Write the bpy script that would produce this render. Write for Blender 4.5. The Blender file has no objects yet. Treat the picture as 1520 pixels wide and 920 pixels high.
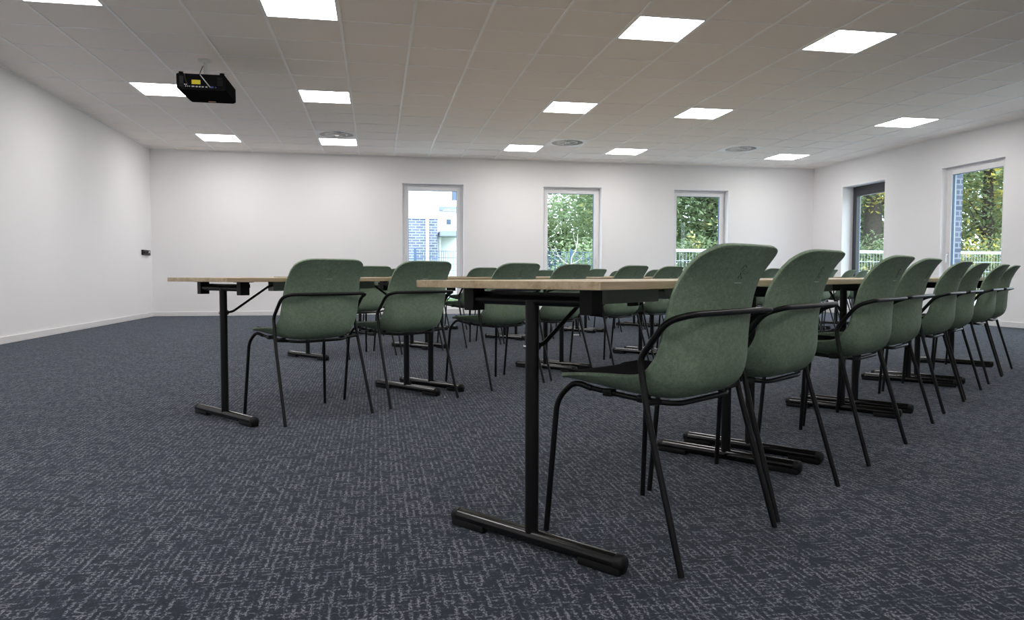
import bpy, bmesh, math, random
from mathutils import Vector, Matrix
random.seed(7)
S = bpy.context.scene
COL = S.collection
PI = math.pi

# ------------------------------------------------------------------ camera, world, exposure
CAM_Z = 0.7356
cd = bpy.data.cameras.new('camera'); cam = bpy.data.objects.new('camera', cd); COL.objects.link(cam)
cd.sensor_width = 36.0; cd.sensor_fit = 'HORIZONTAL'; cd.lens = 1085.15 / 1520 * 36
cd.clip_start = 0.05; cd.clip_end = 300
cam.location = (0, 0, CAM_Z)
cam.rotation_euler = (Matrix.Rotation(-0.1826, 4, 'Z') @ Matrix.Rotation(PI/2 - 0.0474, 4, 'X') @ Matrix.Rotation(0.0013, 4, 'Z')).to_euler()
S.camera = cam
S.view_settings.view_transform = 'Standard'; S.view_settings.look = 'None'
S.view_settings.gamma = 1.0; S.view_settings.exposure = 0.0; S.view_settings.use_curve_mapping = False
try:
    S.cycles.use_denoising = True
    S.cycles.max_bounces = 14; S.cycles.diffuse_bounces = 10; S.cycles.transparent_max_bounces = 12
    S.cycles.sample_clamp_indirect = 6.0
except Exception: pass
PANEL = 22          # emission of the ceiling light diffusers
SKY = 6.0            # overcast daylight
W = bpy.data.worlds.new('overcast_sky'); S.world = W; W.use_nodes = True
wn = W.node_tree; wn.nodes.clear()
wo = wn.nodes.new('ShaderNodeOutputWorld'); wb = wn.nodes.new('ShaderNodeBackground')
wb.inputs[0].default_value = (0.78, 0.89, 1.0, 1); wb.inputs[1].default_value = SKY
wn.links.new(wb.outputs[0], wo.inputs[0])

# ------------------------------------------------------------------ materials
def srgb(r, g, b):
    f = lambda c: (c/255/12.92) if c/255 <= .04045 else ((c/255+.055)/1.055)**2.4
    return (f(r), f(g), f(b), 1)
class NT:
    """small wrapper for node materials"""
    def __init__(s, name):
        s.m = bpy.data.materials.new(name); s.m.use_nodes = True; s.t = s.m.node_tree
        s.b = s.t.nodes['Principled BSDF']; s.out = s.t.nodes['Material Output']
    def n(s, typ, **kw):
        q = s.t.nodes.new(typ)
        for k, v in kw.items(): setattr(q, k, v)
        return q
    def l(s, a, b): s.t.links.new(a, b)
    def val(s, sock, v):
        if isinstance(v, (int, float, tuple)): sock.default_value = v
        else: s.l(v, sock)
    def math(s, op, a, b=None, c=None):
        q = s.n('ShaderNodeMath', operation=op)
        s.val(q.inputs[0], a)
        if b is not None: s.val(q.inputs[1], b)
        if c is not None: s.val(q.inputs[2], c)
        return q.outputs[0]
    def noise(s, vec, scale, detail=2.0, rough=.5):
        q = s.n('ShaderNodeTexNoise'); s.l(vec, q.inputs['Vector'])
        q.inputs['Scale'].default_value = scale; q.inputs['Detail'].default_value = detail; q.inputs['Roughness'].default_value = rough
        return q.outputs[0]
    def mapping(s, vec, scale=(1,1,1), rot=(0,0,0), loc=(0,0,0)):
        q = s.n('ShaderNodeMapping'); s.l(vec, q.inputs[0])
        q.inputs['Scale'].default_value = scale; q.inputs['Rotation'].default_value = rot; q.inputs['Location'].default_value = loc
        return q.outputs[0]
    def ramp(s, fac, stops, interp='LINEAR'):
        q = s.n('ShaderNodeValToRGB'); s.l(fac, q.inputs[0]); q.color_ramp.interpolation = interp
        e = q.color_ramp.elements
        while len(e) < len(stops): e.new(.5)
        for el, (p, c) in zip(e, stops): el.position = p; el.color = c
        return q.outputs[0]
    def pos(s): return s.n('ShaderNodeNewGeometry').outputs['Position']
    def obj(s): return s.n('ShaderNodeTexCoord').outputs['Object']
    def bump(s, h, dist=.002, strength=.5):
        q = s.n('ShaderNodeBump'); s.l(h, q.inputs['Height']); q.inputs['Distance'].default_value = dist; q.inputs['Strength'].default_value = strength
        s.l(q.outputs[0], s.b.inputs['Normal'])
    def set(s, color=None, rough=.5, metal=0., spec=.5):
        if color is not None: s.val(s.b.inputs['Base Color'], color)
        s.b.inputs['Roughness'].default_value = rough; s.b.inputs['Metallic'].default_value = metal
        s.b.inputs['Specular IOR Level'].default_value = spec
        return s.m
def simple(name, c, rough=.5, metal=0., spec=.5, noise=0., nscale=40):
    t = NT(name)
    if noise:
        lo = tuple(x*(1-noise) for x in c[:3])+(1,); hi = tuple(min(1, x*(1+noise)) for x in c[:3])+(1,)
        return t.set(t.ramp(t.noise(t.obj(), nscale, 3), [(.3, lo), (.7, hi)]), rough, metal, spec)
    return t.set(c, rough, metal, spec)

M = {}
t = NT('wall_paint'); h = t.noise(t.pos(), 180, 2); t.bump(h, .0006, .25)
M['wall'] = t.set(t.ramp(t.noise(t.pos(), .6, 2), [(.3, (.885,.875,.88,1)), (.7, (.915,.905,.91,1))]), .75, 0, .25)
M['trim'] = simple('skirting_white', (.80,.79,.79,1), .45, noise=.02)
t = NT('ceiling_tile'); p = t.pos()
f1 = t.noise(p, 260, 3, .7)
M['tile'] = t.set(t.ramp(f1, [(.3, (.89,.845,.80,1)), (.62, (.96,.91,.865,1))]), .95, 0, .1)
M['grid'] = simple('ceiling_runner_white', (.97,.97,.97,1), .5, noise=.02)
M['gap'] = simple('void_above_ceiling', (.05,.05,.05,1), .9)
t = NT('diffuser_lit'); em = t.n('ShaderNodeEmission'); em.inputs[0].default_value = (1, .975, .965, 1); em.inputs[1].default_value = PANEL
t.l(em.outputs[0], t.out.inputs[0]); M['lit'] = t.m
M['lightframe'] = simple('light_frame_white', (.82,.82,.82,1), .4)

# carpet: navy loop pile with broken pale threads running along the room and short cross threads
t = NT('carpet_loop'); p = t.pos(); sx = t.n('ShaderNodeSeparateXYZ'); t.l(p, sx.inputs[0]); X, Y = sx.outputs[0], sx.outputs[1]
wob = t.math('ADD', t.math('MULTIPLY', t.math('SUBTRACT', t.noise(p, 45, 2), .5), .014), t.math('MULTIPLY', t.math('SUBTRACT', t.noise(p, 130, 2), .5), .013))
wob2 = t.math('ADD', t.math('MULTIPLY', t.math('SUBTRACT', t.noise(t.mapping(p, loc=(7,3,0)), 40, 2), .5), .014), t.math('MULTIPLY', t.math('SUBTRACT', t.noise(t.mapping(p, loc=(2,8,0)), 130, 2), .5), .013))
def thread(coord, w, pitch, width):
    fr = t.math('FRACT', t.math('DIVIDE', t.math('ADD', coord, w), pitch))
    d = t.math('ABSOLUTE', t.math('SUBTRACT', fr, .5))
    mr = t.n('ShaderNodeMapRange', interpolation_type='SMOOTHSTEP'); t.l(d, mr.inputs[0])
    mr.inputs[1].default_value = width*.35; mr.inputs[2].default_value = width; mr.inputs[3].default_value = 1; mr.inputs[4].default_value = 0
    return mr.outputs[0]
def gate(v, a, b):
    mr = t.n('ShaderNodeMapRange', interpolation_type='SMOOTHSTEP'); t.l(v, mr.inputs[0])
    mr.inputs[1].default_value = a; mr.inputs[2].default_value = b; return mr.outputs[0]
lx = t.math('MULTIPLY', thread(X, wob, .0195, .34), gate(t.noise(t.mapping(p, scale=(40, 17, 1)), 1, 2), .38, .56))
ly = t.math('MULTIPLY', thread(Y, wob2, .0175, .38), gate(t.noise(t.mapping(p, scale=(24, 40, 1), loc=(3,9,0)), 1, 2), .43, .58))
sp = gate(t.noise(t.mapping(p, scale=(1, .7, 1)), 190, 2, .6), .38, .60)
th = t.math('MULTIPLY', t.math('MAXIMUM', lx, t.math('MULTIPLY', ly, .9)), t.math('ADD', t.math('MULTIPLY', sp, .85), .15))
fz = t.math('MULTIPLY', gate(t.noise(p, 300, 2, .7), .48, .72), .22)
fac = t.math('MAXIMUM', th, fz)
mot = t.noise(p, 6, 3)
fac = t.math('MULTIPLY', fac, t.math('ADD', t.math('MULTIPLY', mot, 1.0), .5))
colr = t.ramp(fac, [(0, (.0058,.0100,.0160,1)), (.35, (.030,.038,.052,1)), (1.0, (.24,.245,.275,1))])
t.set(colr, 1.0, 0, .08); t.b.inputs['Sheen Weight'].default_value = .14; t.b.inputs['Sheen Roughness'].default_value = .6
t.b.inputs['Sheen Tint'].default_value = (.75,.85,1,1)
t.bump(t.math('ADD', fac, t.math('MULTIPLY', t.noise(p, 420, 2), .6)), .003, .5)
M['carpet'] = t.m

# chair plastic: sage green with fine fibre speckle
t = NT('green_fibre_shell'); p = t.obj()
a = t.noise(p, 420, 3, .75); b = t.noise(p, 90, 2)
mix = t.math('ADD', t.math('MULTIPLY', a, .75), t.math('MULTIPLY', b, .25))
M['green'] = t.set(t.ramp(mix, [(.36, (.128,.186,.126,1)), (.5, (.204,.280,.196,1)), (.66, (.305,.390,.292,1))]), .62, 0, .3)
t.bump(a, .0008, .2)
M['mark'] = simple('embossed_green', (.085,.125,.09,1), .55, noise=.1)
M['markline'] = simple('embossed_pale_green', (.42,.50,.40,1), .55, noise=.05)
t = NT('black_seat_fabric'); h = t.noise(t.obj(), 700, 2); M['pad'] = t.set(t.ramp(h, [(.3, (.006,.006,.007,1)), (.7, (.016,.016,.018,1))]), .95, 0, .1); t.bump(h, .001, .4)
M['black'] = simple('black_powder_coat', (.0055,.0055,.006,1), .36, 0, .32, noise=.15, nscale=300)
M['blackp'] = simple('black_plastic', (.008,.008,.009,1), .5, 0, .3, noise=.1, nscale=200)
M['foot'] = simple('satin_black_tube', (.006,.006,.006,1), .19, 0, .5, noise=.1, nscale=60)
M['steel'] = simple('bright_bolt', (.55,.55,.56,1), .25, 1.0)
M['channel'] = simple('grey_steel_channel', (.36,.40,.38,1), .45, .1, .5, noise=.06, nscale=60)
# oak laminate
t = NT('oak_laminate'); p = t.obj()
g = t.noise(t.mapping(p, scale=(2.2, 30, 30)), 1, 4, .6); g2 = t.noise(t.mapping(p, scale=(9, 160, 160)), 1, 3, .6)
m2 = t.math('ADD', t.math('MULTIPLY', g, .7), t.math('MULTIPLY', g2, .3))
M['oak'] = t.set(t.ramp(m2, [(.32, (.33,.245,.140,1)), (.5, (.50,.395,.250,1)), (.68, (.63,.515,.345,1))]), .42, 0, .5)

M['upvc'] = simple('window_frame_white', (.84,.83,.84,1), .4, noise=.02)
M['upvcgrey'] = simple('window_surround_grey', (.34,.34,.36,1), .5, noise=.03)
M['anth'] = simple('anthracite_frame', (.035,.038,.045,1), .45, noise=.08)
M['guide'] = simple('blue_grey_shutter_guide', (.20,.27,.38,1), .45, noise=.05)
M['seal'] = simple('blue_black_gasket', (.05,.09,.16,1), .5)
M['handle'] = simple('handle_white', (.75,.75,.76,1), .3)
t = NT('window_glass'); tr = t.n('ShaderNodeBsdfTransparent'); tr.inputs[0].default_value = (.94,.965,.97,1)
gl = t.n('ShaderNodeBsdfGlossy'); gl.inputs['Roughness'].default_value = .0
fr0 = t.n('ShaderNodeFresnel'); fr0.inputs[0].default_value = 1.45; gbf = t.n('ShaderNodeNewGeometry')
frs = t.math('MULTIPLY', fr0.outputs[0], t.math('SUBTRACT', 1.0, gbf.outputs['Backfacing']))
ms = t.n('ShaderNodeMixShader'); t.l(frs, ms.inputs[0]); t.l(tr.outputs[0], ms.inputs[1]); t.l(gl.outputs[0], ms.inputs[2]); t.l(ms.outputs[0], t.out.inputs[0])
M['glass'] = t.m
def brick(name, c1, c2, mortar, swap=False):
    t = NT(name); p = t.obj(); s3 = t.n('ShaderNodeSeparateXYZ'); t.l(p, s3.inputs[0]); cb = t.n('ShaderNodeCombineXYZ')
    t.l(t.math('ADD', s3.outputs[0], s3.outputs[1]), cb.inputs[0]); t.l(s3.outputs[2], cb.inputs[1])
    q = t.n('ShaderNodeTexBrick'); t.l(cb.outputs[0], q.inputs[0])
    q.inputs['Color1'].default_value = c1; q.inputs['Color2'].default_value = c2; q.inputs['Mortar'].default_value = mortar
    q.inputs['Scale'].default_value = 1; q.inputs['Mortar Size'].default_value = .012; q.inputs['Brick Width'].default_value = .25; q.inputs['Row Height'].default_value = .085
    return t.set(q.outputs[0], .85, 0, .2)
M['brick'] = brick('grey_facing_brick', (.10,.12,.17,1), (.16,.18,.24,1), (.30,.32,.36,1))
M['hbrick'] = brick('house_brick', (.13,.15,.22,1), (.20,.22,.32,1), (.46,.48,.54,1))
M['plaster'] = simple('white_render', (.92,.92,.92,1), .8, noise=.02)
M['zinc'] = simple('grey_metal_ledge', (.30,.33,.38,1), .5, .3)
M['darkpane'] = simple('dark_house_pane', (.10,.14,.22,1), .15)
M['fencemetal'] = simple('blue_grey_fence', (.07,.13,.22,1), .5)
M['galv'] = simple('galvanised_tube', (.62,.66,.72,1), .45, .2)
M['bark'] = simple('tree_bark', (.055,.045,.036,1), .9, noise=.35, nscale=12)
M['palebark'] = simple('pale_bare_bark', (.62,.55,.50,1), .8, noise=.12, nscale=20)
M['bounce'] = simple('bounce_paving', (.58,.57,.55,1), .85, noise=.06, nscale=3)  # pale ground colour chosen to bounce daylight up indoors
t = NT('garden_ground'); M['ground'] = t.set(t.ramp(t.noise(t.pos(), 3.5, 5), [(.3, (.07,.12,.03,1)), (.7, (.22,.30,.10,1))]), .95, 0, .1)
def leaf(name, dark, mid, light, yellow, yfrac):
    t = NT(name); p = t.pos()
    n1 = t.noise(p, 4.5, 3); n2 = t.noise(t.mapping(p, loc=(11,5,2)), .9, 3)
    c = t.ramp(n1, [(.3, dark), (.5, mid), (.7, light)])
    mx = t.n('ShaderNodeMix', data_type='RGBA'); t.l(gate2(t, n2, 1-yfrac-.06, 1-yfrac+.06), mx.inputs[0]); t.l(c, mx.inputs[6]); mx.inputs[7].default_value = yellow
    t.set(mx.outputs[2], .7, 0, .2)
    tl = t.n('ShaderNodeBsdfTranslucent'); t.l(mx.outputs[2], tl.inputs[0])
    ms = t.n('ShaderNodeMixShader'); ms.inputs[0].default_value = .35
    t.l(t.b.outputs[0], ms.inputs[1]); t.l(tl.outputs[0], ms.inputs[2]); t.l(ms.outputs[0], t.out.inputs[0]); return t.m
def gate2(t, v, a, b):
    mr = t.n('ShaderNodeMapRange', interpolation_type='SMOOTHSTEP'); t.l(v, mr.inputs[0]); mr.inputs[1].default_value = a; mr.inputs[2].default_value = b; return mr.outputs[0]
M['leafA'] = leaf('leaves_green', (.10,.15,.08,1), (.19,.26,.13,1), (.32,.38,.21,1), (.58,.52,.20,1), .36)
M['leafB'] = leaf('leaves_fresh', (.18,.25,.13,1), (.31,.39,.21,1), (.46,.52,.33,1), (.62,.56,.28,1), .34)
M['leafC'] = leaf('leaves_yellowing', (.10,.14,.07,1), (.20,.26,.13,1), (.36,.38,.19,1), (.72,.58,.12,1), .43)
M['yellow'] = simple('yellow_sticker', (.72,.62,.01,1), .5, noise=.02)
M['orange'] = simple('orange_badge', (.45,.16,.04,1), .5)
M['projblack'] = simple('projector_black', (.010,.010,.011,1), .7, 0, .0, noise=.1, nscale=80)
M['projwhite'] = simple('mount_white', (.72,.72,.70,1), .4)
M['port'] = simple('port_metal', (.45,.45,.47,1), .35, .6)
M['portblue'] = simple('port_blue', (.03,.07,.28,1), .4)
M['crumb'] = simple('pale_crumb', (.6,.55,.45,1), .8)

# ------------------------------------------------------------------ mesh helpers
class MB:
    def __init__(s): s.v = []; s.f = []; s.sm = []; s.mi = []
    def add(s, vs, fs, smooth=False, mi=0):
        o = len(s.v); s.v += [tuple(q) for q in vs]
        for f in fs: s.f.append([o+i for i in f]); s.sm.append(smooth); s.mi.append(mi)
        return s
    def box(s, x0, x1, y0, y1, z0, z1, mi=0):
        vs = [(x,y,z) for z in (z0,z1) for y in (y0,y1) for x in (x0,x1)]
        return s.add(vs, [(0,2,3,1),(4,5,7,6),(0,1,5,4),(2,6,7,3),(0,4,6,2),(1,3,7,5)], False, mi)
    def cbox(s, x0, x1, y0, y1, z0, z1, c=.002, mi=0):
        bm = bmesh.new(); bmesh.ops.create_cube(bm, size=1)
        for v in bm.verts: v.co = Vector(((x0+x1)/2+v.co.x*(x1-x0), (y0+y1)/2+v.co.y*(y1-y0), (z0+z1)/2+v.co.z*(z1-z0)))
        bmesh.ops.bevel(bm, geom=bm.edges[:], offset=c, segments=2, affect='EDGES', profile=.5)
        bm.verts.index_update(); s.add([v.co[:] for v in bm.verts], [[v.index for v in f.verts] for f in bm.faces], False, mi); bm.free(); return s
    def tube(s, pts, r, seg=12, mi=0, caps=True, flat=1.0):
        P = [Vector(p) for p in pts]; n = len(P)
        R = r if isinstance(r, (list, tuple)) else [r]*n
        T = []
        for i in range(n):
            a = P[max(0,i-1)]; b = P[min(n-1,i+1)]; T.append((b-a).normalized())
        up = Vector((0,0,1)) if abs(T[0].z) < .9 else Vector((1,0,0))
        N = (up - T[0]*up.dot(T[0])).normalized(); vs = []
        for i in range(n):
            N = (N - T[i]*N.dot(T[i])).normalized(); B = T[i].cross(N)
            for k in range(seg):
                a = 2*PI*k/seg; vs.append(P[i] + N*(math.cos(a)*R[i]*flat) + B*(math.sin(a)*R[i]))
        fs = [(i*seg+k, i*seg+(k+1)%seg, (i+1)*seg+(k+1)%seg, (i+1)*seg+k) for i in range(n-1) for k in range(seg)]
        s.add(vs, fs, True, mi)
        if caps:
            s.add(vs[:seg], [list(range(seg))[::-1]], False, mi); s.add(vs[-seg:], [list(range(seg))], False, mi)
        return s
    def cyl(s, p0, p1, r, seg=20, mi=0): return s.tube([p0, p1], r, seg, mi)
    def build(s, name, mat, parent=None, loc=None):
        me = bpy.data.meshes.new(name); me.from_pydata(s.v, [], s.f)
        me.polygons.foreach_set('use_smooth', s.sm); me.polygons.foreach_set('material_index', s.mi)
        for m in (mat if isinstance(mat, (list, tuple)) else [mat]): me.materials.append(m)
        me.update()
        bm = bmesh.new(); bm.from_mesh(me); bmesh.ops.remove_doubles(bm, verts=bm.verts, dist=1e-6) if len(s.v) < 4000 else None
        bmesh.ops.recalc_face_normals(bm, faces=bm.faces) if len(s.v) < 4000 else None
        bm.to_mesh(me); bm.free()
        if any(s.sm): me.set_sharp_from_angle(angle=math.radians(65))
        return link(name, me, parent, loc)
def link(name, me, parent=None, loc=None):
    o = bpy.data.objects.new(name, me); COL.objects.link(o)
    if parent: o.parent = parent
    if loc: o.location = loc
    return o
def fillet(pts, rad, n=6):
    """polyline with rounded corners"""
    P = [Vector(p) for p in pts]; out = [P[0]]
    for i in range(1, len(P)-1):
        a, b, c = P[i-1], P[i], P[i+1]; r = rad[i-1] if isinstance(rad, (list, tuple)) else rad
        r = min(r, (a-b).length*.48, (c-b).length*.48)
        p0 = b+(a-b).normalized()*r; p2 = b+(c-b).normalized()*r
        for k in range(n+1):
            q = k/n; out.append(p0*(1-q)**2 + b*2*q*(1-q) + p2*q*q)
    out.append(P[-1]); return out
def catmull(K, n):
    """n samples through knots K (tuples)"""
    m = len(K)-1; out = []
    for i in range(n):
        x = i/(n-1)*m; k = min(int(x), m-1); f = x-k
        p0, p1, p2, p3 = K[max(k-1,0)], K[k], K[k+1], K[min(k+2,m)]
        out.append(tuple(.5*(2*b+(c-a)*f+(2*a-5*b+4*c-d)*f*f+(3*b-a-3*c+d)*f**3) for a,b,c,d in zip(p0,p1,p2,p3)))
    return out
def tag(o, label=None, cat=None, group=None, kind=None):
    if label: o['label'] = label
    if cat: o['category'] = cat
    if group: o['group'] = group
    if kind: o['kind'] = kind
    return o
def empty(name, loc=(0,0,0), rz=0):
    o = bpy.data.objects.new(name, None); COL.objects.link(o); o.location = loc; o.rotation_euler = (0,0,rz); o.empty_display_size = .1; return o
def copy_tree(o, parent=None):
    c = o.copy(); COL.objects.link(c)
    if parent: c.parent = parent
    for ch in [q for q in o.children]: copy_tree(ch, c)
    return c
def structure(o): o['kind'] = 'structure'; return o

# ------------------------------------------------------------------ room shell
XL, XR, YB, YF, H = -3.908, 8.918, 13.88, -1.4, 2.943
TH = .24; BR = .15
m = MB(); m.box(XL-.3, XR+.4, YF-.3, YB+.4, -.12, 0); structure(m.build('floor', M['carpet']))
def wall_with_holes(name, axis, c, a0, a1, holes, inward):
    """wall on plane x=c or y=c from a0..a1, holes (b0,b1,z0,z1); thickness outward; brick facing is a child"""
    def seg(mb, d0, d1, e0=a0, e1=a1):
        lo, hi = min(d0,d1), max(d0,d1)
        def bx(p, q, z0, z1):
            if axis == 'y': mb.box(p, q, lo, hi, z0, z1)
            else: mb.box(lo, hi, p, q, z0, z1)
        cur = e0
        for b0, b1, z0, z1 in sorted(holes):
            bx(cur, b0, -.1, H+.4); bx(b0, b1, -.1, z0); bx(b0, b1, z1, H+.4); cur = b1
        bx(cur, e1, -.1, H+.4)
    w = MB(); seg(w, c, c+TH*inward); o = structure(w.build(name, M['wall']))
    if holes:
        b = MB(); seg(b, c+TH*inward, c+(TH+BR)*inward); b.build('brick_facing', M['brick'], o)
    return o
WZ0, WZ1 = .09, 2.455
wins_back = [(.477, 1.630), (3.182, 4.350), (5.861, 7.022)]
wins_right = [(11.70, 12.90), (9.16, 10.36), (6.62, 7.82)]
wall_with_holes('wall_back', 'y', YB, XL-.3, XR+.39, [(a, b, WZ0, WZ1) for a, b in wins_back], 1)
wall_with_holes('wall_right', 'x', XR, YF-.3, YB-.001, [(a, b, WZ0, WZ1) for a, b in wins_right], 1)
w = MB(); w.box(XL-.24, XL, YF-.3, YB-.001, -.1, H+.4); structure(w.build('wall_left', M['wall']))
w = MB(); w.box(XL+.001, XR-.001, YF-.24, YF, -.1, H+.4); structure(w.build('wall_front', M['wall']))
# skirting boards
def skirt(name, x0, x1, y0, y1):
    b = MB(); b.cbox(x0, x1, y0, y1, .001, .078, .004); structure(b.build(name, M['trim']))
skirt('baseboard_back', XL+.016, XR-.016, YB-.015, YB-.0005); skirt('baseboard_left', XL+.0005, XL+.015, YF+.001, YB-.0005)
skirt('baseboard_right', XR-.015, XR-.0005, YF+.001, YB-.0005)
# ceiling: separate tiles lying in a runner grid
TS, GX, GY = .625, .3265, 6.0073
cols = (-5, -2, 3, 6, 11); rowsl = (-10, -5, 0, 5, 10)
lights = {(c, r) for c in cols for r in rowsl} - {(6, -10), (11, -10), (11, -5)}
vents = {(-2, 9), (4, 9), (9, 9)}
i0 = math.floor((XL-GX)/TS); i1 = math.ceil((XR-GX)/TS); j0 = math.floor((YF-GY)/TS); j1 = math.ceil((YB-GY)/TS)
m = MB()
for i in range(i0, i1):
    for j in range(j0, j1):
        if (i, j) in lights or (i, j) in vents: continue
        x0 = max(GX+i*TS, XL); x1 = min(GX+(i+1)*TS, XR); y0 = max(GY+j*TS, YF); y1 = min(GY+(j+1)*TS, YB)
        if x1-x0 < .02 or y1-y0 < .02: continue
        a = [random.uniform(0, .0025) for _ in range(4)]; z = H+.0015
        e = .003
        vs = [(x0+e,y0+e,z+a[0]), (x1-e,y0+e,z+a[1]), (x1-e,y1-e,z+a[2]), (x0+e,y1-e,z+a[3])]
        vs += [(q[0],q[1],z+.02) for q in vs]
        m.add(vs, [(3,2,1,0),(4,5,6,7),(0,1,5,4),(1,2,6,5),(2,3,7,6),(3,0,4,7)])
ceil = structure(m.build('ceiling', M['tile']))
m = MB(); m.box(XL, XR, YF, YB, H+.05, H+.25); m.build('ceiling_slab', M['gap'], ceil)
m = MB()
for i in range(i0, i1+1):
    x = GX+i*TS
    if XL < x < XR: m.cbox(x-.012, x+.012, YF, YB, H-.004, H+.004, .0015)
structure(m.build('trim_1', M['grid']))
m = MB()
for j in range(j0, j1+1):
    y = GY+j*TS
    if YF < y < YB: m.box(XL, XR, y-.0065, y+.0065, H-.002, H+.005)
structure(m.build('trim_2', M['grid']))
m = MB(); e = .022
m.box(XL, XR, YB-e, YB, H-.003, H+.004); m.box(XL, XL+e, YF, YB-e, H-.003, H+.004); m.box(XR-e, XR, YF, YB-e, H-.003, H+.004)
structure(m.build('trim_3', M['grid']))

# ------------------------------------------------------------------ windows
def window(idx, axis, c, a0, a1, recess, style):
    """frame in an opening; local frame: a = along wall, d = outward depth, z"""
    z0, z1 = WZ0, WZ1
    root = empty('window_%d' % idx); structure(root)
    def bx(mb, p, q, d0, d1, za, zb, ch=.004):
        if axis == 'y': mb.cbox(p, q, c+d0, c+d1, za, zb, ch)
        else: mb.cbox(c+d0, c+d1, p, q, za, zb, ch)
    def ring(mb, p, q, za, zb, wd, d0, d1, top=None, bot=None):
        tp = top or wd; bt = bot or wd
        bx(mb, p, p+wd, d0, d1, za, zb); bx(mb, q-wd, q, d0, d1, za, zb)
        bx(mb, p+wd, q-wd, d0, d1, zb-tp, zb); bx(mb, p+wd, q-wd, d0, d1, za, za+bt)
    g = .002
    if style == 'white':
        o = MB(); ring(o, a0+g, a1-g, z0+g, z1-g, .045, recess, recess+.07); of = o.build('outer_frame', M['upvc'], root)
        s = MB(); ring(s, a0+.04, a1-.04, z0+.04, z1-.04, .075, recess-.012, recess+.06); sf = s.build('sash', M['upvc'], root)
        k = MB(); ring(k, a0+.112, a1-.112, z0+.112, z1-.112, .008, recess+.0, recess+.05); k.build('gasket', M['seal'], sf)
        gz = .118; sill = MB(); bx(sill, a0+g, a1-g, .0, recess+.001, z0-.02, z0+.004); sill.build('sill', M['upvc'], root)
        hs = a0+.078 if idx == 1 else a1-.078
        hb = MB(); bx(hb, hs-.014, hs+.014, recess-.022, recess-.012, .98, 1.11, .004); bx(hb, hs-.009, hs+.009, recess-.055, recess-.022, 1.065, 1.085, .003)
        bx(hb, hs-.011, hs+.011, recess-.066, recess-.050, .95, 1.09, .005); hb.build('handle', M['handle'], root)
    else:
        o = MB(); ring(o, a0+g, a1-g, z0+g, z1-g, .075, recess, recess+.08, top=.13); o.build('outer_frame', M['anth'], root)
        s = MB(); ring(s, a0+.07, a1-.07, z0+.07, z1-.125, .055, recess-.012, recess+.07, top=.06); s.build('sash', M['anth'], root)
        gz = .12
        sill = MB(); bx(sill, a0+g, a1-g, .0, recess+.001, z0-.02, z0+.004); sill.build('sill', M['upvc'], root)
    p = MB(); zt = z1-(.18 if style != 'white' else gz)
    bx(p, a0+gz, a1-gz, recess+.022, recess+.028, z0+gz, zt, .0005); p.build('glass_pane', M['glass'], root)
    q = MB()
    for (u0, u1) in ((a0+.003, a0+.05), (a1-.05, a1-.003)): bx(q, u0, u1, recess+.075, recess+.135, z0+.003, z1-.003)
    q.build('shutter_guide', M['guide'], root)
    return root
for k, (a, b) in enumerate(wins_back): window(k+1, 'y', YB, a, b, .155, 'white')
window(4, 'x', XR, *wins_right[0], .23, 'dark')
window(5, 'x', XR, *wins_right[1], .10, 'white')
window(6, 'x', XR, *wins_right[2], .10, 'white')

# ------------------------------------------------------------------ ceiling lights and air vents
def make_light():
    r = empty('ceiling_light'); h = TS/2-.012
    f = MB(); w = .010
    for x0, x1, y0, y1 in ((-h,h,-h,-h+w), (-h,h,h-w,h), (-h,-h+w,-h+w,h-w), (h-w,h,-h+w,h-w)): f.box(x0, x1, y0, y1, -.006, .02)
    f.build('frame', M['lightframe'], r)
    d = MB(); d.cbox(-h+w, h-w, -h+w, h-w, -.003, .010, .001); d.build('diffuser', M['lit'], r); return r
lp = make_light(); first = True
cn = {-5: 'column nearest left wall', -2: 'second column from left', 3: 'middle column', 6: 'fourth column from left', 11: 'column nearest right wall'}
rn = {10: 'row nearest the back wall', 5: 'second row from the back wall', 0: 'third row from the back wall', -5: 'fourth row from the back wall', -10: 'fifth row from the back wall'}
for r in rowsl:
    for c in cols:
        if (c, r) not in lights: continue
        o = lp if first else copy_tree(lp); first = False
        o.location = (GX+(c+.5)*TS, GY+(r+.5)*TS, H)
        tag(o, 'square ceiling light, %s, %s' % (cn[c], rn[r]), 'ceiling light', 'square light panels in the ceiling')
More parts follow.
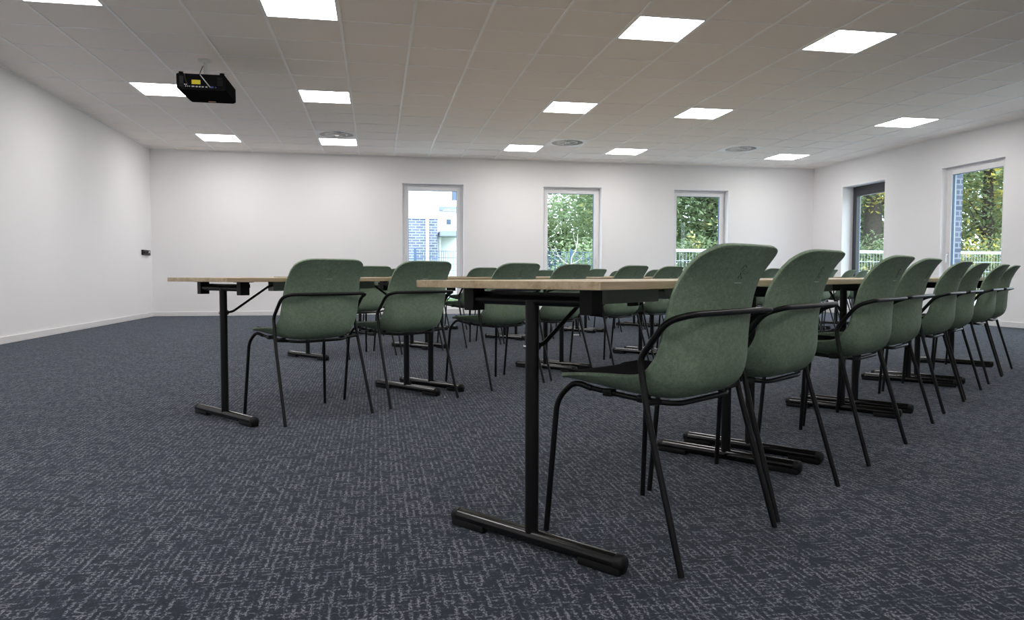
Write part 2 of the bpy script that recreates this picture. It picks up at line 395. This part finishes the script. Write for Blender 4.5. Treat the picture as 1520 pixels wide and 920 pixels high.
def make_vent():
    r = empty('air_vent'); h = TS/2-.012
    # square plate with a round field of radial slots: plate outside circle + swirl fins
    R = .272; n = 48; p = MB()
    def sq(a):
        cx, sy = math.cos(a), math.sin(a); k = h/max(abs(cx), abs(sy)); return (cx*k, sy*k)
    for k in range(n):
        a, b = 2*PI*k/n, 2*PI*(k+1)/n; q0, q1 = sq(a), sq(b)
        c0, c1 = (R*math.cos(a), R*math.sin(a)), (R*math.cos(b), R*math.sin(b))
        p.add([(*q0,0),(*q1,0),(*c1,0),(*c0,0),(*q0,.02),(*q1,.02),(*c1,.03),(*c0,.03)], [(0,1,2,3),(4,7,6,5),(3,2,6,7),(0,4,5,1)])
    p.build('face_plate', M['grid'], r)
    b = MB(); b.cyl((0,0,.045), (0,0,.055), R+.02, 40); b.build('dark_plenum', M['gap'], r)
    f = MB()
    for ring, (ra, rb, cnt) in enumerate(((.045, .155, 16), (.170, .268, 32))):
        for k in range(cnt):
            a = 2*PI*(k+.25*ring)/cnt; wd = PI*(ra+rb)/2/cnt*.30
            ca, sa = math.cos(a), math.sin(a)
            vs = []
            for (rr, s, z) in ((ra,-wd*.8,0), (rb,-wd,0), (rb,wd,.016), (ra,wd*.8,.016)): vs.append((rr*ca-s*sa, rr*sa+s*ca, z))
            vs += [(x,y,z+.003) for x,y,z in vs]
            f.add(vs, [(3,2,1,0),(4,5,6,7),(0,1,5,4),(1,2,6,5),(2,3,7,6),(3,0,4,7)])
    for ra, rb in ((.154,.171), (.262,.276)):
        for k in range(n):
            a, b2 = 2*PI*k/n, 2*PI*(k+1)/n
            vs = [(rr*math.cos(x), rr*math.sin(x), z) for z in (0,.012) for rr, x in ((ra,a),(rb,a),(rb,b2),(ra,b2))]
            f.add(vs, [(3,2,1,0),(4,5,6,7),(0,1,5,4),(1,2,6,5),(2,3,7,6),(3,0,4,7)])
    f.build('swirl_fins', M['grid'], r)
    c = MB(); c.cyl((0,0,-.002), (0,0,.02), .048, 32); c.cyl((0,0,-.005), (0,0,0), .012, 16); c.build('centre_boss', M['grid'], r)
    return r
vp = make_vent()
for k, ((c, r), lab) in enumerate(zip(((-2,9), (4,9), (9,9)), ('beside a ceiling light, leftmost of three', 'between two ceiling lights, above the middle window', 'nearest the right wall, above the third back window'))):
    o = vp if k == 0 else copy_tree(vp)
    o.location = (GX+(c+.5)*TS, GY+(r+.5)*TS, H)
    tag(o, 'square white swirl air vent ' + lab, 'air vent', 'swirl air vents in the ceiling')

# ------------------------------------------------------------------ tables
TT, TB = .722, .702
def make_table():
    r = empty('folding_table')
    L = .6985
    b = MB(); b.cbox(-L, L, -.318, .297, TB, TT, .0015); b.build('tabletop', M['oak'], r)
    for s in (-1, 1):
        x = -.552 if s < 0 else .658
        p = MB(); p.cyl((x,0,.040), (x,0,.668), .0185, 20); po = p.build('leg_post', M['black'], r)
        k = MB(); k.tube([(x+s*.0115,.0115,.545), (x+s*.0155,.0155,.545), (x+s*.017,.017,.545)], [.0065,.0065,.003], 12); k.build('pivot_bolt', M['steel'], po)
        f = MB(); f.tube([(x,-.285,.029),(x,.285,.029)], .021, 18); fo = f.build('foot_bar', M['foot'], r)
        for q in (-1, 1):
            c = MB(); c.tube([(x,q*.272,.029),(x,q*.290,.029),(x,q*.296,.029)], [.0218,.0218,.017], 18)
            c.cbox(x-.0195, x+.0195, q*.228-.062, q*.228+.062, .001, .024, .003); c.build('end_cap', M['blackp'], fo)
        c = MB(); c.cyl((x,-.19,.668), (x,.222,.668), .0135, 14); c.box(x+s*-.03-.006, x+s*-.03+.006, -.20, .232, .672, .690); c.build('cross_bar', M['black'], r)
        for q, yb in ((-1, -.186), (1, .220)):
            h = MB(); h.cbox(x-.018, x+.030 if s < 0 else x+.018, yb-.019, yb+.019, .636, .700, .002)
            if s > 0: h.v = [(2*x-vx, vy, vz) for vx, vy, vz in h.v]; h.f = [f[::-1] for f in h.f]
            h.box(x-.028, x+.045 if s < 0 else x+.028, yb-.030, yb+.030, .6985, TB)
            h.build('hinge_bracket', M['blackp'], r)
        t = MB(); t.tube(fillet([(x-s*.016,.0,.545), (x-s*.05,0,.549), (x-s*.255,0,.676), (x-s*.29,0,.684)], [.03,.02]), .0062, 10); t.cyl((x-s*.016,0,.545),(x-s*.023,0,.545), .012, 16)
        t.build('strut', M['black'], r)
        a, bb = (-.285, .072) if s < 0 else (.112, .39); z0 = .653 if s < 0 else .660
        ch = MB(); ch.box(a, bb, -.026, -.0235, z0, TB-.0005); ch.box(a, bb, .0235, .026, z0, TB-.0005); ch.box(a, bb, -.026, .026, z0-.0025, z0)
        ch.box(a, a+.003, -.026, .026, z0, z0+.022)
        co = ch.build('support_channel', M['channel'], r)
        cl = MB(); xc = -.06 if s < 0 else .24; cl.cbox(xc-.030, xc-.012, -.022, -.006, z0-.014, z0-.002, .002); cl.cbox(xc-.002, xc+.016, -.022, -.006, z0-.014, z0-.002, .002); cl.build('latch', M['blackp'], co)
    return r
THETA = math.radians(38.6)
U = Vector((math.cos(THETA), math.sin(THETA), 0)); V = Vector((-math.sin(THETA), math.cos(THETA), 0)); O = Vector((.400, 1.920, 0))
def at(u, v): return O + U*u + V*v
ORD = ['first', 'second', 'third', 'fourth', 'fifth', 'sixth', 'seventh', 'eighth', 'ninth', 'tenth', 'eleventh', 'twelfth', 'thirteenth', 'fourteenth']
ROWS = {  # v of table line, u of first foot, pitch, number of tables, drift of v along u
    'nearest':  (-.008, 0.0, 1.412, 4, -.008),
    'second':   (2.275, .325, 1.418, 7, 0.0),
    'third':    (4.33, 2.17, 1.412, 6, 0.0),
    'farthest': (6.10, 4.09, 1.40, 4, 0.0)}
tp = make_table(); first = True
for rname, (v0, u0, pitch, n, dr) in ROWS.items():
    for k in range(n):
        o = tp if first else copy_tree(tp); first = False
        uc = u0 + .552 + pitch*k
        o.location = at(uc, v0+dr*uc); o.rotation_euler = (0, 0, THETA)
        pos = 'at the left end of' if k == 0 else ('at the far right end of' if k == n-1 else ORD[k] + ' from the left in')
        tag(o, 'oak-topped black folding table %s the %s row' % (pos, rname), 'table', 'folding tables set out in rows')

# ------------------------------------------------------------------ chairs (local: y forward to the table, origin on the floor)
CK = [(.231,.438),(.202,.430),(.12,.418),(.03,.409),(-.06,.404),(-.128,.409),(-.176,.435),(-.200,.480),(-.208,.535),(-.211,.600),(-.219,.660),(-.236,.720),(-.262,.775),(-.284,.812)]
EK = [(.215,.440),(.189,.449),(.11,.459),(.03,.4655),(-.045,.470),(-.085,.481),(-.112,.508),(-.135,.545),(-.150,.600),(-.160,.645),(-.172,.690),(-.194,.733),(-.228,.777),(-.262,.808)]
WK = [(.196,),(.205,),(.212,),(.216,),(.220,),(.223,),(.224,),(.224,),(.222,),(.219,),(.214,),(.208,),(.204,),(.201,)]
NS = 400
CC, CE, CW = catmull(CK, NS), catmull(EK, NS), catmull(WK, NS)
def surf(s, t):
    """shell outer surface, s 0 (front edge) .. 1 (top of back), t -1..1"""
    x = max(0, min(1, s))*(NS-1); i = min(int(x), NS-2); f = x-i
    l = lambda A, k: A[i][k]*(1-f)+A[i+1][k]*f
    q = max(0, min(1, (x/(NS-1)-.42)/.22)); b = abs(t)**(4.6-2.3*q*q*(3-2*q))
    return Vector((t*l(CW,0), l(CC,0)*(1-b)+l(CE,0)*b, l(CC,1)*(1-b)+l(CE,1)*b))
def snormal(s, t):
    e = .004; a = surf(min(1,s+e), t)-surf(max(0,s-e), t); b = surf(s, min(1,t+e))-surf(s, max(-1,t-e))
    n = b.cross(a).normalized(); return n if n.z*.5+n.y > -.2 else -n     # points inward (up / forward)
def patch(s0, s1, t0, ns, nt, rtop, rbot, off, tc=.30, thick=.008, name='p', mat=None, parent=None, pw=2.4):
    ts = []
    for k in range(nt+1):
        q = -1+2*k/nt; ts.append(math.copysign(1-(1-abs(q))**1.35, q))
    grid = []
    for r in range(ns+1):
        row = []
        for q in ts:
            a = max(0, (abs(q)-tc)/(1-tc)); c = 1-(1-min(1,a)**pw)**(1/pw)
            sa = s0 + rbot*c; sb = s1 - rtop*c
            s = sa+(sb-sa)*r/ns; tt = q*t0
            row.append(surf(s, tt)+snormal(s, tt)*off)
        grid.append(row)
    vs = [v for row in grid for v in row]; w = nt+1
    fs = [(r*w+k, (r+1)*w+k, (r+1)*w+k+1, r*w+k+1) for r in range(ns) for k in range(nt)]
    me = bpy.data.meshes.new(name); me.from_pydata([tuple(v) for v in vs], [], fs); me.update(); me.materials.append(mat)
    bm = bmesh.new(); bm.from_mesh(me); bmesh.ops.recalc_face_normals(bm, faces=bm.faces)
    # make normals point inward (front/up)
    mid = bm.faces.ensure_lookup_table() or bm.faces[len(bm.faces)//4]
    if mid.normal.z < 0: bmesh.ops.reverse_faces(bm, faces=bm.faces[:])
    bm.to_mesh(me); bm.free()
    o = link(name, me, parent)
    md = o.modifiers.new('s', 'SOLIDIFY'); md.thickness = thick; md.offset = 1.0; md.use_rim = True
    md = o.modifiers.new('b', 'BEVEL'); md.width = thick*.3; md.segments = 2; md.limit_method = 'ANGLE'; md.angle_limit = math.radians(50)
    dg = bpy.context.evaluated_depsgraph_get(); ev = o.evaluated_get(dg); nm = bpy.data.meshes.new_from_object(ev); nm.name = name
    o.modifiers.clear(); o.data = nm
    nm.polygons.foreach_set('use_smooth', [True]*len(nm.polygons))
    try: nm.set_sharp_from_angle(angle=math.radians(50))
    except Exception: pass
    return o
def make_chair():
    r = empty('stacking_chair')
    sh = patch(0, 1, 1, 56, 26, .115, .05, 0, .48, .011, 'shell', M['green'], r, 2.2)
    patch(.022, .435, .90, 26, 20, .03, .05, .0115, .45, .012, 'seat_pad', M['pad'], r, 2.2)
    # embossed emblem (small triangle of strokes over a leaf stroke) and a short line beneath
    def stroke(mb, pts, rad):
        q = []
        for (x, z) in pts:
            lo, hi = .55, 1.0
            for _ in range(30):
                mdl = (lo+hi)/2
                if surf(mdl, x/.21).z < z: lo = mdl
                else: hi = mdl
            q.append(surf(lo, x/.21)-snormal(lo, x/.21)*.0003)
        mb.tube(q, rad, 6)
    e = MB()
    for pts in ([(-.016,.752),(-.008,.763)], [(-.004,.763),(.005,.757)], [(-.013,.744),(-.009,.737)], [(.003,.742),(.014,.7395),(.024,.744)], [(.024,.744),(.031,.745)], [(-.012,.735),(-.016,.729)], [(-.003,.735),(.003,.728),(.012,.731)], [(-.002,.752),(-.006,.744)]):
        stroke(e, pts, .0011)
    e.build('embossed_emblem', M['mark'], sh)
    e = MB(); stroke(e, [(-.026,.716),(-.013,.716),(.0,.716),(.013,.716)], .0015); e.build('embossed_line', M['markline'], sh)
    R = .0085
    for s in (-1, 1):
        l = MB(); l.tube(fillet([(s*.240,.228,0), (s*.222,.203,.385), (s*.205,.155,.437), (s*.196,.10,.4225)], [.05,.03], 8), R, 12); l.build('front_leg', M['black'], r)
        l = MB(); l.tube(fillet([(s*.252,-.228,0), (s*.240,-.118,.38), (s*.234,-.094,.485)], [.05]), R, 12); l.build('rear_leg', M['black'], r)
    f = MB(); f.tube(fillet([(-.193,.10,.4225), (-.178,-.03,.408), (-.166,-.115,.405), (-.12,-.135,.399), (.12,-.135,.399), (.166,-.115,.405), (.178,-.03,.408), (.193,.10,.4225)], [.04,.03,.03,.03,.03,.04]), .0075, 12)
    for s in (-1, 1):
        f.tube([(s*.238,-.110,.412), (s*.168,-.105,.405)], .0075, 10)
        f.cbox(s*.186-.013, s*.186+.013, .030, .060, .406, .426, .003); f.cbox(s*.174-.013, s*.174+.013, -.075, -.045, .399, .419, .003)
    f.build('seat_frame', M['black'], r)
    k = MB(); k.tube(fillet([(-.234,-.094,.485), (-.233,-.088,.525), (-.232,-.165,.6215), (-.222,-.225,.640), (.222,-.225,.640), (.232,-.165,.6215), (.233,-.088,.525), (.234,-.094,.485)], [.045,.05,.05,.05,.05,.045], 8), R, 12)
    k.build('back_loop', M['black'], r)
    return r
chp = make_chair(); first = True
CH = {
 'nearest': [(.350,-.207,-4.0),(.900,-.222,-2.2),(1.765,-.243,-1.8),(2.345,-.235,-1.6),(3.175,-.235,-1),(3.765,-.235,-.8),(4.60,-.24,-1),(5.18,-.24,0)],
 'second': [(.686,2.085,-3.5),(1.322,2.082,-1.5),(2.155,2.085,-2.5)]+[(2.155+.6+1.418*(k//2)+(.82 if k % 2 else 0), 2.09, random.uniform(-3,1)) for k in range(11)],
 'third': [(2.60+1.41*(k//2)+.58*(k % 2), 4.165-.012*k, random.uniform(-4,0)) for k in range(12)],
 'farthest': [(4.40+1.40*(k//2)+.58*(k % 2), 5.92-.012*k, random.uniform(-3,1)) for k in range(8)]}
for rname, lst in CH.items():
    for k, (u, v, rot) in enumerate(lst):
        o = chp if first else copy_tree(chp); first = False
        o.location = at(u, v); o.rotation_euler = (0, 0, THETA+math.radians(rot))
        pos = 'at the left end' if k == 0 else ('at the far right end' if k == len(lst)-1 else ORD[k] + ' from the left')
        tag(o, 'green shell chair on black legs, %s of the %s row' % (pos, rname), 'chair', 'green chairs along the table rows')

# ------------------------------------------------------------------ projector under the ceiling
pr = empty('projector', (-1.672, 7.93, H))
tag(pr, 'black ceiling-mounted projector with yellow sticker on its port side', 'projector')
b = MB(); z0, z1 = -.408, -.255
w, y0, y1 = .225, -.28, .29
prof = [(-w,z1-.008),(-w+.008,z1),(w-.008,z1),(w,z1-.008),(w,z0+.012),(w-.02,z0),(-w+.02,z0),(-w,z0+.012)]
vs = []
for (y, k) in ((y0,1.0),(y0+.012,1.0),(y1-.03,1.0),(y1,.93)):
    vs += [(x*k, y, (z-(z0+z1)/2)*k+(z0+z1)/2) for x, z in prof]
fs = [[i*8+k, i*8+(k+1) % 8, (i+1)*8+(k+1) % 8, (i+1)*8+k] for i in range(3) for k in range(8)]+[list(range(8)), list(range(24,32))[::-1]]
b.add(vs, fs); body = b.build('body', M['projblack'], pr)
b = MB()
for x in (-.19, .19): b.cyl((x,y0+.035,z1-.004), (x,y0+.035,z1+.022), .022, 16)
b.build('foot_knob', M['projblack'], pr)
b = MB(); b.box(-.085, -.005, y0-.002, y0+.001, z0+.055, z0+.095); b.build('sticker', M['yellow'], body)
b = MB()
for k, x in enumerate((-.14,-.122,-.104,-.08,-.066)): b.cyl((x,y0-.004,z0+.032), (x,y0+.001,z0+.032), .006 if k > 2 else .0045, 10)
for x in (-.04,-.012,.016,.05): b.box(x-.009, x+.009, y0-.003, y0+.001, z0+.026, z0+.036)
for x in (-.15,-.135): b.box(x-.005, x+.005, y0-.003, y0+.001, z0+.046, z0+.052)
b.build('ports', M['port'], body)
b = MB(); b.box(.085, .115, y0-.003, y0+.001, z0+.024, z0+.038); b.box(.13, .14, y0-.003, y0+.001, z0+.026, z0+.036); b.build('video_port', M['portblue'], body)
b = MB(); b.box(-.195, -.165, y0-.001, y0+.001, z0+.06, z1-.02)
for q in range(6): b.box(-.20, -.16, y0-.003, y0+.001, z0+.03+.017*q, z0+.036+.017*q)
for q in range(6): b.box(.15, .20, y0-.003, y0+.001, z0+.05+.014*q, z0+.055+.014*q)
b.build('vent_grille', M['blackp'], body)
b = MB(); b.box(-.035, .035, y1-.10, y1-.06, z0-.0015, z0+.001); b.build('badge', M['orange'], body)
b = MB(); b.cyl((0,y1-.004,(z0+z1)/2), (0,y1+.03,(z0+z1)/2), .05, 24); b.cyl((0,y1+.02,(z0+z1)/2), (0,y1+.038,(z0+z1)/2), .056, 24); b.build('lens', M['blackp'], body)
b = MB(); b.tube([(-.05,.17,-.0),(-.05,.17,-.012),(-.05,.17,-.02)], [.075,.07,.045], 24); b.cyl((-.05,.17,-.02), (-.05,.17,-.15), .022, 16); b.cbox(-.095, -.005, .13, .21, -.19, -.145, .006)
b.cbox(-.13, .03, .10, .24, -.215, -.195, .004); b.cyl((-.09,.17,-.2), (-.09,.17,-.165), .006, 8); b.cyl((-.01,.17,-.2), (-.01,.17,-.165), .006, 8)
for x in (-.13, .03): b.tube([(x,.17,-.205), (x+(.05 if x > 0 else -.05),.05,-.252)], .006, 8)
b.cbox(-.16, .10, -.02, .22, -.262, -.253, .002); b.build('ceiling_mount', M['projwhite'], pr)
b = MB(); b.tube(fillet([(-.07,.15,-.06),(-.10,.12,-.15),(-.085,.05,-.21),(-.15,-.1,-.225),(-.15,-.22,-.24),(-.15,-.30,-.27),(-.13,-.30,-.34),(-.12,-.285,-.36)], .05), .0045, 8); b.build('cable', M['blackp'], pr)
b = MB(); b.tube(fillet([(-.06,.0,-.235),(-.02,-.24,-.245),(.0,-.30,-.27),(.07,-.30,-.36),(.085,-.283,-.378)], .03), .004, 8); b.build('white_cable', M['projwhite'], pr)

# ------------------------------------------------------------------ small wall and floor things
s = empty('socket_strip', (XL, 13.50, 1.115)); tag(s, 'black socket strip on the left wall near the back corner', 'socket')
b = MB(); b.cbox(.0005, .034, -.20, .20, -.045, .045, .005); b.build('housing', M['blackp'], s)
b = MB()
for y in (-.13, 0): b.cyl((.033,y,0), (.0355,y,0), .022, 20)
b.build('socket_face', M['projblack'], s)
b = MB(); b.cbox(.033, .037, .10, .15, -.0, .03, .002); b.build('switch', M['handle'], s)
p = at(5.90, 4.16-.26); b = MB(); b.tube([(0,0,.0005),(0,0,.005),(0,0,.007)], [.05,.05,.044], 24)
o = b.build('floor_disc', M['handle']); o.location = (2.42, 8.70, 0); tag(o, 'small round white disc lying on the carpet under the third row', 'floor cover')  # plain flat white disc on the carpet
b = MB(); bm = bmesh.new(); bmesh.ops.create_icosphere(bm, subdivisions=2, radius=.006)
for v in bm.verts: v.co *= random.uniform(.75, 1.15); v.co.z *= .7
b.add([v.co[:] for v in bm.verts], [[v.index for v in f.verts] for f in bm.faces]); bm.free()
o = b.build('crumb', M['crumb']); o.location = (.395, 4.36, .0042); tag(o, 'tiny pale crumb on the carpet beside a chair leg of the second row', 'crumb')

# ------------------------------------------------------------------ outside: ground, house, fences, trees
g = MB(); g.box(-40, 60, YB+.45, 70, -.3, -.05); g.box(XR+.45, 60, -20, YB+.45, -.3, -.05)
g2 = MB(); g2.box(-40, 60, YB+.41, 20.8, -.3, -.04); g2.box(XR+.41, 13, -20, YB+.41, -.3, -.04); tag(g2.build('bounce_terrace', M['bounce']), kind='structure')  # added pale strip by the walls, bounces daylight onto the ceiling
tag(g.build('lawn', M['ground']), kind='structure')
hs = empty('house', (0, 24, -.05)); tag(hs, 'white rendered house with brick ground floor, seen through the left window', 'house')
b = MB(); b.box(-9, 1.95, 0, 8, 0, 2.62); b.build('brick_base', M['hbrick'], hs)
b = MB(); b.box(-9, 2.0, -.03, 8, 2.62, 8.5); b.build('upper_wall', M['plaster'], hs)
b = MB(); b.box(2.0, 3.7, .7, 8, 0, 8.5); b.build('side_wing', M['plaster'], hs)
b = MB(); b.box(2.05, 3.75, .55, .7, 2.95, 3.08); b.build('ledge', M['zinc'], hs)
b = MB(); b.cbox(2.02, 2.65, -.3, .7, 2.05, 2.22, .01); b.build('porch_canopy', M['zinc'], hs)
b = MB(); b.cyl((1.62,-.1,0), (1.62,-.1,8.4), .055, 12); b.cyl((2.05,.3,0),(2.05,.3,2.1), .04, 10); b.build('downpipe', M['plaster'], hs)
b = MB(); b.box(2.5, 3.3, .66, .7, 3.3, 4.1); b.build('house_window', M['darkpane'], hs)
b = MB(); b.box(2.32, 2.46, .66, .7, 2.5, 2.66); b.build('wall_vent', M['darkpane'], hs)
def fence(name, label, x0, x1, y, hgt, mat, pitch, bars, wires, toprail, wr=.0028):
    r = empty(name, (0, y, -.05)); tag(r, label, 'fence')
    x = x0
    while x <= x1+.01:
        b = MB(); b.box(x-.03, x+.03, -.02, .02, 0, hgt+.08); b.build('fence_post', mat, r); x += pitch
    b = MB()
    for k in range(bars):
        z = .05+(hgt-.05)*k/(bars-1); b.box(x0, x1, -.006, .006, z-.005, z+.005)
    x = x0
    while x < x1: b.box(x-wr, x+wr, -.003, .003, .03, hgt); x += wires
    b.build('wire_mesh', mat, r)
    if toprail: b = MB(); b.tube([(x0,0,hgt), (x1,0,hgt)], .045, 10); b.build('top_rail', mat, r)
fence('mesh_fence', 'blue-grey double rod mesh fence outside the two left windows', .99, 7.4, 19.4, 1.42, M['fencemetal'], 2.12, 9, .05, False, .005)
fence('rail_fence', 'pale tube-railed mesh fence outside the right-hand windows', 7.6, 30, 19.7, 1.50, M['galv'], 3.2, 6, .10, True, .0018)
def tree(loc, hgt, rad, z0, n, mat, label, trunk=.16, lsize=.16, lean=0., name='tree', cat='tree', bark='bark', grp=None):
    rnd = random.Random(int(loc[0]*100+loc[1]*7))
    r = empty(name, (loc[0], loc[1], -.05)); tag(r, label, cat, grp)
    t = MB()
    if trunk:
        t.tube([(0,0,-.05),(lean*.3,0,hgt*.3),(lean*.7,.1,hgt*.6),(lean,0,hgt*.9)], [trunk,trunk*.8,trunk*.5,trunk*.15], 10)
        for k in range(11):
            a = rnd.uniform(0,2*PI); zb = rnd.uniform(.22,.8)*hgt; ln = rad*rnd.uniform(.5,.95); f = zb/hgt
            p0 = Vector((lean*f,0,zb)); p1 = p0+Vector((math.cos(a)*ln, math.sin(a)*ln, ln*rnd.uniform(.15,.6)))
            t.tube([p0, (p0+p1)/2+Vector((0,0,-.08*ln)), p1], [trunk*.38,trunk*.25,trunk*.06], 7)
        t.build('trunk', M[bark], r)
    m = MB(); cl = []
    zc = (z0+hgt)/2; hz = (hgt-z0)/2
    for k in range(max(12, n//70)):
        while True:
            q = Vector((rnd.uniform(-1,1), rnd.uniform(-1,1), rnd.uniform(-1,1)))
            if .25 < q.length < 1: break
        cl.append(Vector((q.x*rad, q.y*rad, zc+q.z*hz)))
    for k in range(n):
        c = rnd.choice(cl); sg = rad*.22
        p = c+Vector((rnd.gauss(0,sg), rnd.gauss(0,sg), rnd.gauss(0,sg*.55)))
        if p.z < .03: p.z = rnd.uniform(.03,.4)
        s = lsize*rnd.uniform(.5,1.2)
        d = Vector((rnd.gauss(0,1), rnd.gauss(0,1), rnd.gauss(0,.5))).normalized(); e = d.cross(Vector((rnd.gauss(0,.5), rnd.gauss(0,.5), 1))).normalized()
        nn = d.cross(e)*s*.12
        m.add([p-d*s, p-e*s*.45+nn, p+d*s, p+e*s*.45+nn], [(0,1,2,3)])
    m.build('crown', M[mat], r); return r
for x, y, hh, rr, z0, n, mt, lab, tk, ls, ln in (
    (9.3,26.0,9.5,2.5,1.2,15000,'leafA','green tree with yellow leaves behind the mesh fence, seen in the middle window',.18,.125,0),
    (8.0,31.0,4.3,2.6,.1,11000,'leafB','fresh green loose tree low in the middle window, behind the others',.09,.13,0),
    (12.9,26.3,9.8,2.9,.5,18000,'leafA','dense green tree with dark branches behind the railed fence, in the third window',.22,.125,-.9),
    (19.7,26.5,10.2,2.8,3.4,13000,'leafC','yellowing tree with a thick dark trunk, seen in the dark-framed window',.42,.125,0),
    (24.6,26.0,9.8,3.0,.8,14000,'leafC','yellow and green tree seen in the right-hand window',.28,.13,0),
    (29.6,26.0,9.8,3.2,.5,11000,'leafA','broad green tree at the right edge of the right-hand window',.3,.135,0),
    (11.8,38.0,9,2.7,.1,9000,'leafB','pale green slender tree far behind the middle window',.2,.19,0),
    (16.2,34.0,10,4.2,.1,13000,'leafB','pale green tree in the background behind the third-window tree',.3,.19,0),
    (25.6,35.0,11,4.4,.1,13000,'leafA','tall dark green tree in the background right of the thick trunk',.3,.2,0),
    (33.6,35.0,11,4.4,.1,12000,'leafB','tall green tree in the background of the right-hand window',.3,.2,0)):
    tree((x,y), hh, rr, z0, n, mt, lab, tk, ls, ln, grp=None)
for k, (x, y, rr, lab, mt) in enumerate(((10.2,21.9,1.35,'low green bush behind the railed fence, in the third window','leafA'), (13.4,21.9,1.4,'low yellowing bush behind the railed fence left of the thick trunk','leafC'),
        (16.4,21.7,1.4,'low green bush behind the railed fence below the dark-framed window','leafA'), (20.6,21.9,1.5,'low bush behind the railed fence at the right-hand window','leafC'), (6.9,21.9,1.4,'pale yellow-green bush behind the mesh fence in the middle window','leafB'))):
    tree((x,y), 2.0, rr, .05, 4200, mt, lab, .05, .085, name='bush', cat='bush')
# bare pale sapling in front of the fence
r = empty('bare_sapling', (4.95, 18.2, -.05)); tag(r, 'bare pale sapling with forked branches outside the middle window', 'sapling')
b = MB()
for pts, rad in (([(0,0,-.05),(.02,0,.5),(-.02,0,.85),(-.05,0,1.05)], .022), ([(-.05,0,1.05),(-.03,0,1.25),(.10,0,1.5),(.15,.1,1.85)], .015), ([(-.05,0,1.05),(-.22,0,1.12),(-.38,0,1.28),(-.46,0,1.5)], .013),
        ([(-.04,0,1.08),(.12,0,1.15),(.28,0,1.3)], .009), ([(.02,0,.5),(.22,0,.75),(.38,0,1.0)], .011), ([(-.38,0,1.28),(-.5,0,1.33),(-.62,0,1.6)], .007), ([(.10,0,1.5),(.03,0,1.7),(.0,0,1.9)], .007)):
    b.tube(catmull(pts, 10), [rad*(1-.6*k/9) for k in range(10)], 7)
b.build('branches', M['palebark'], r)
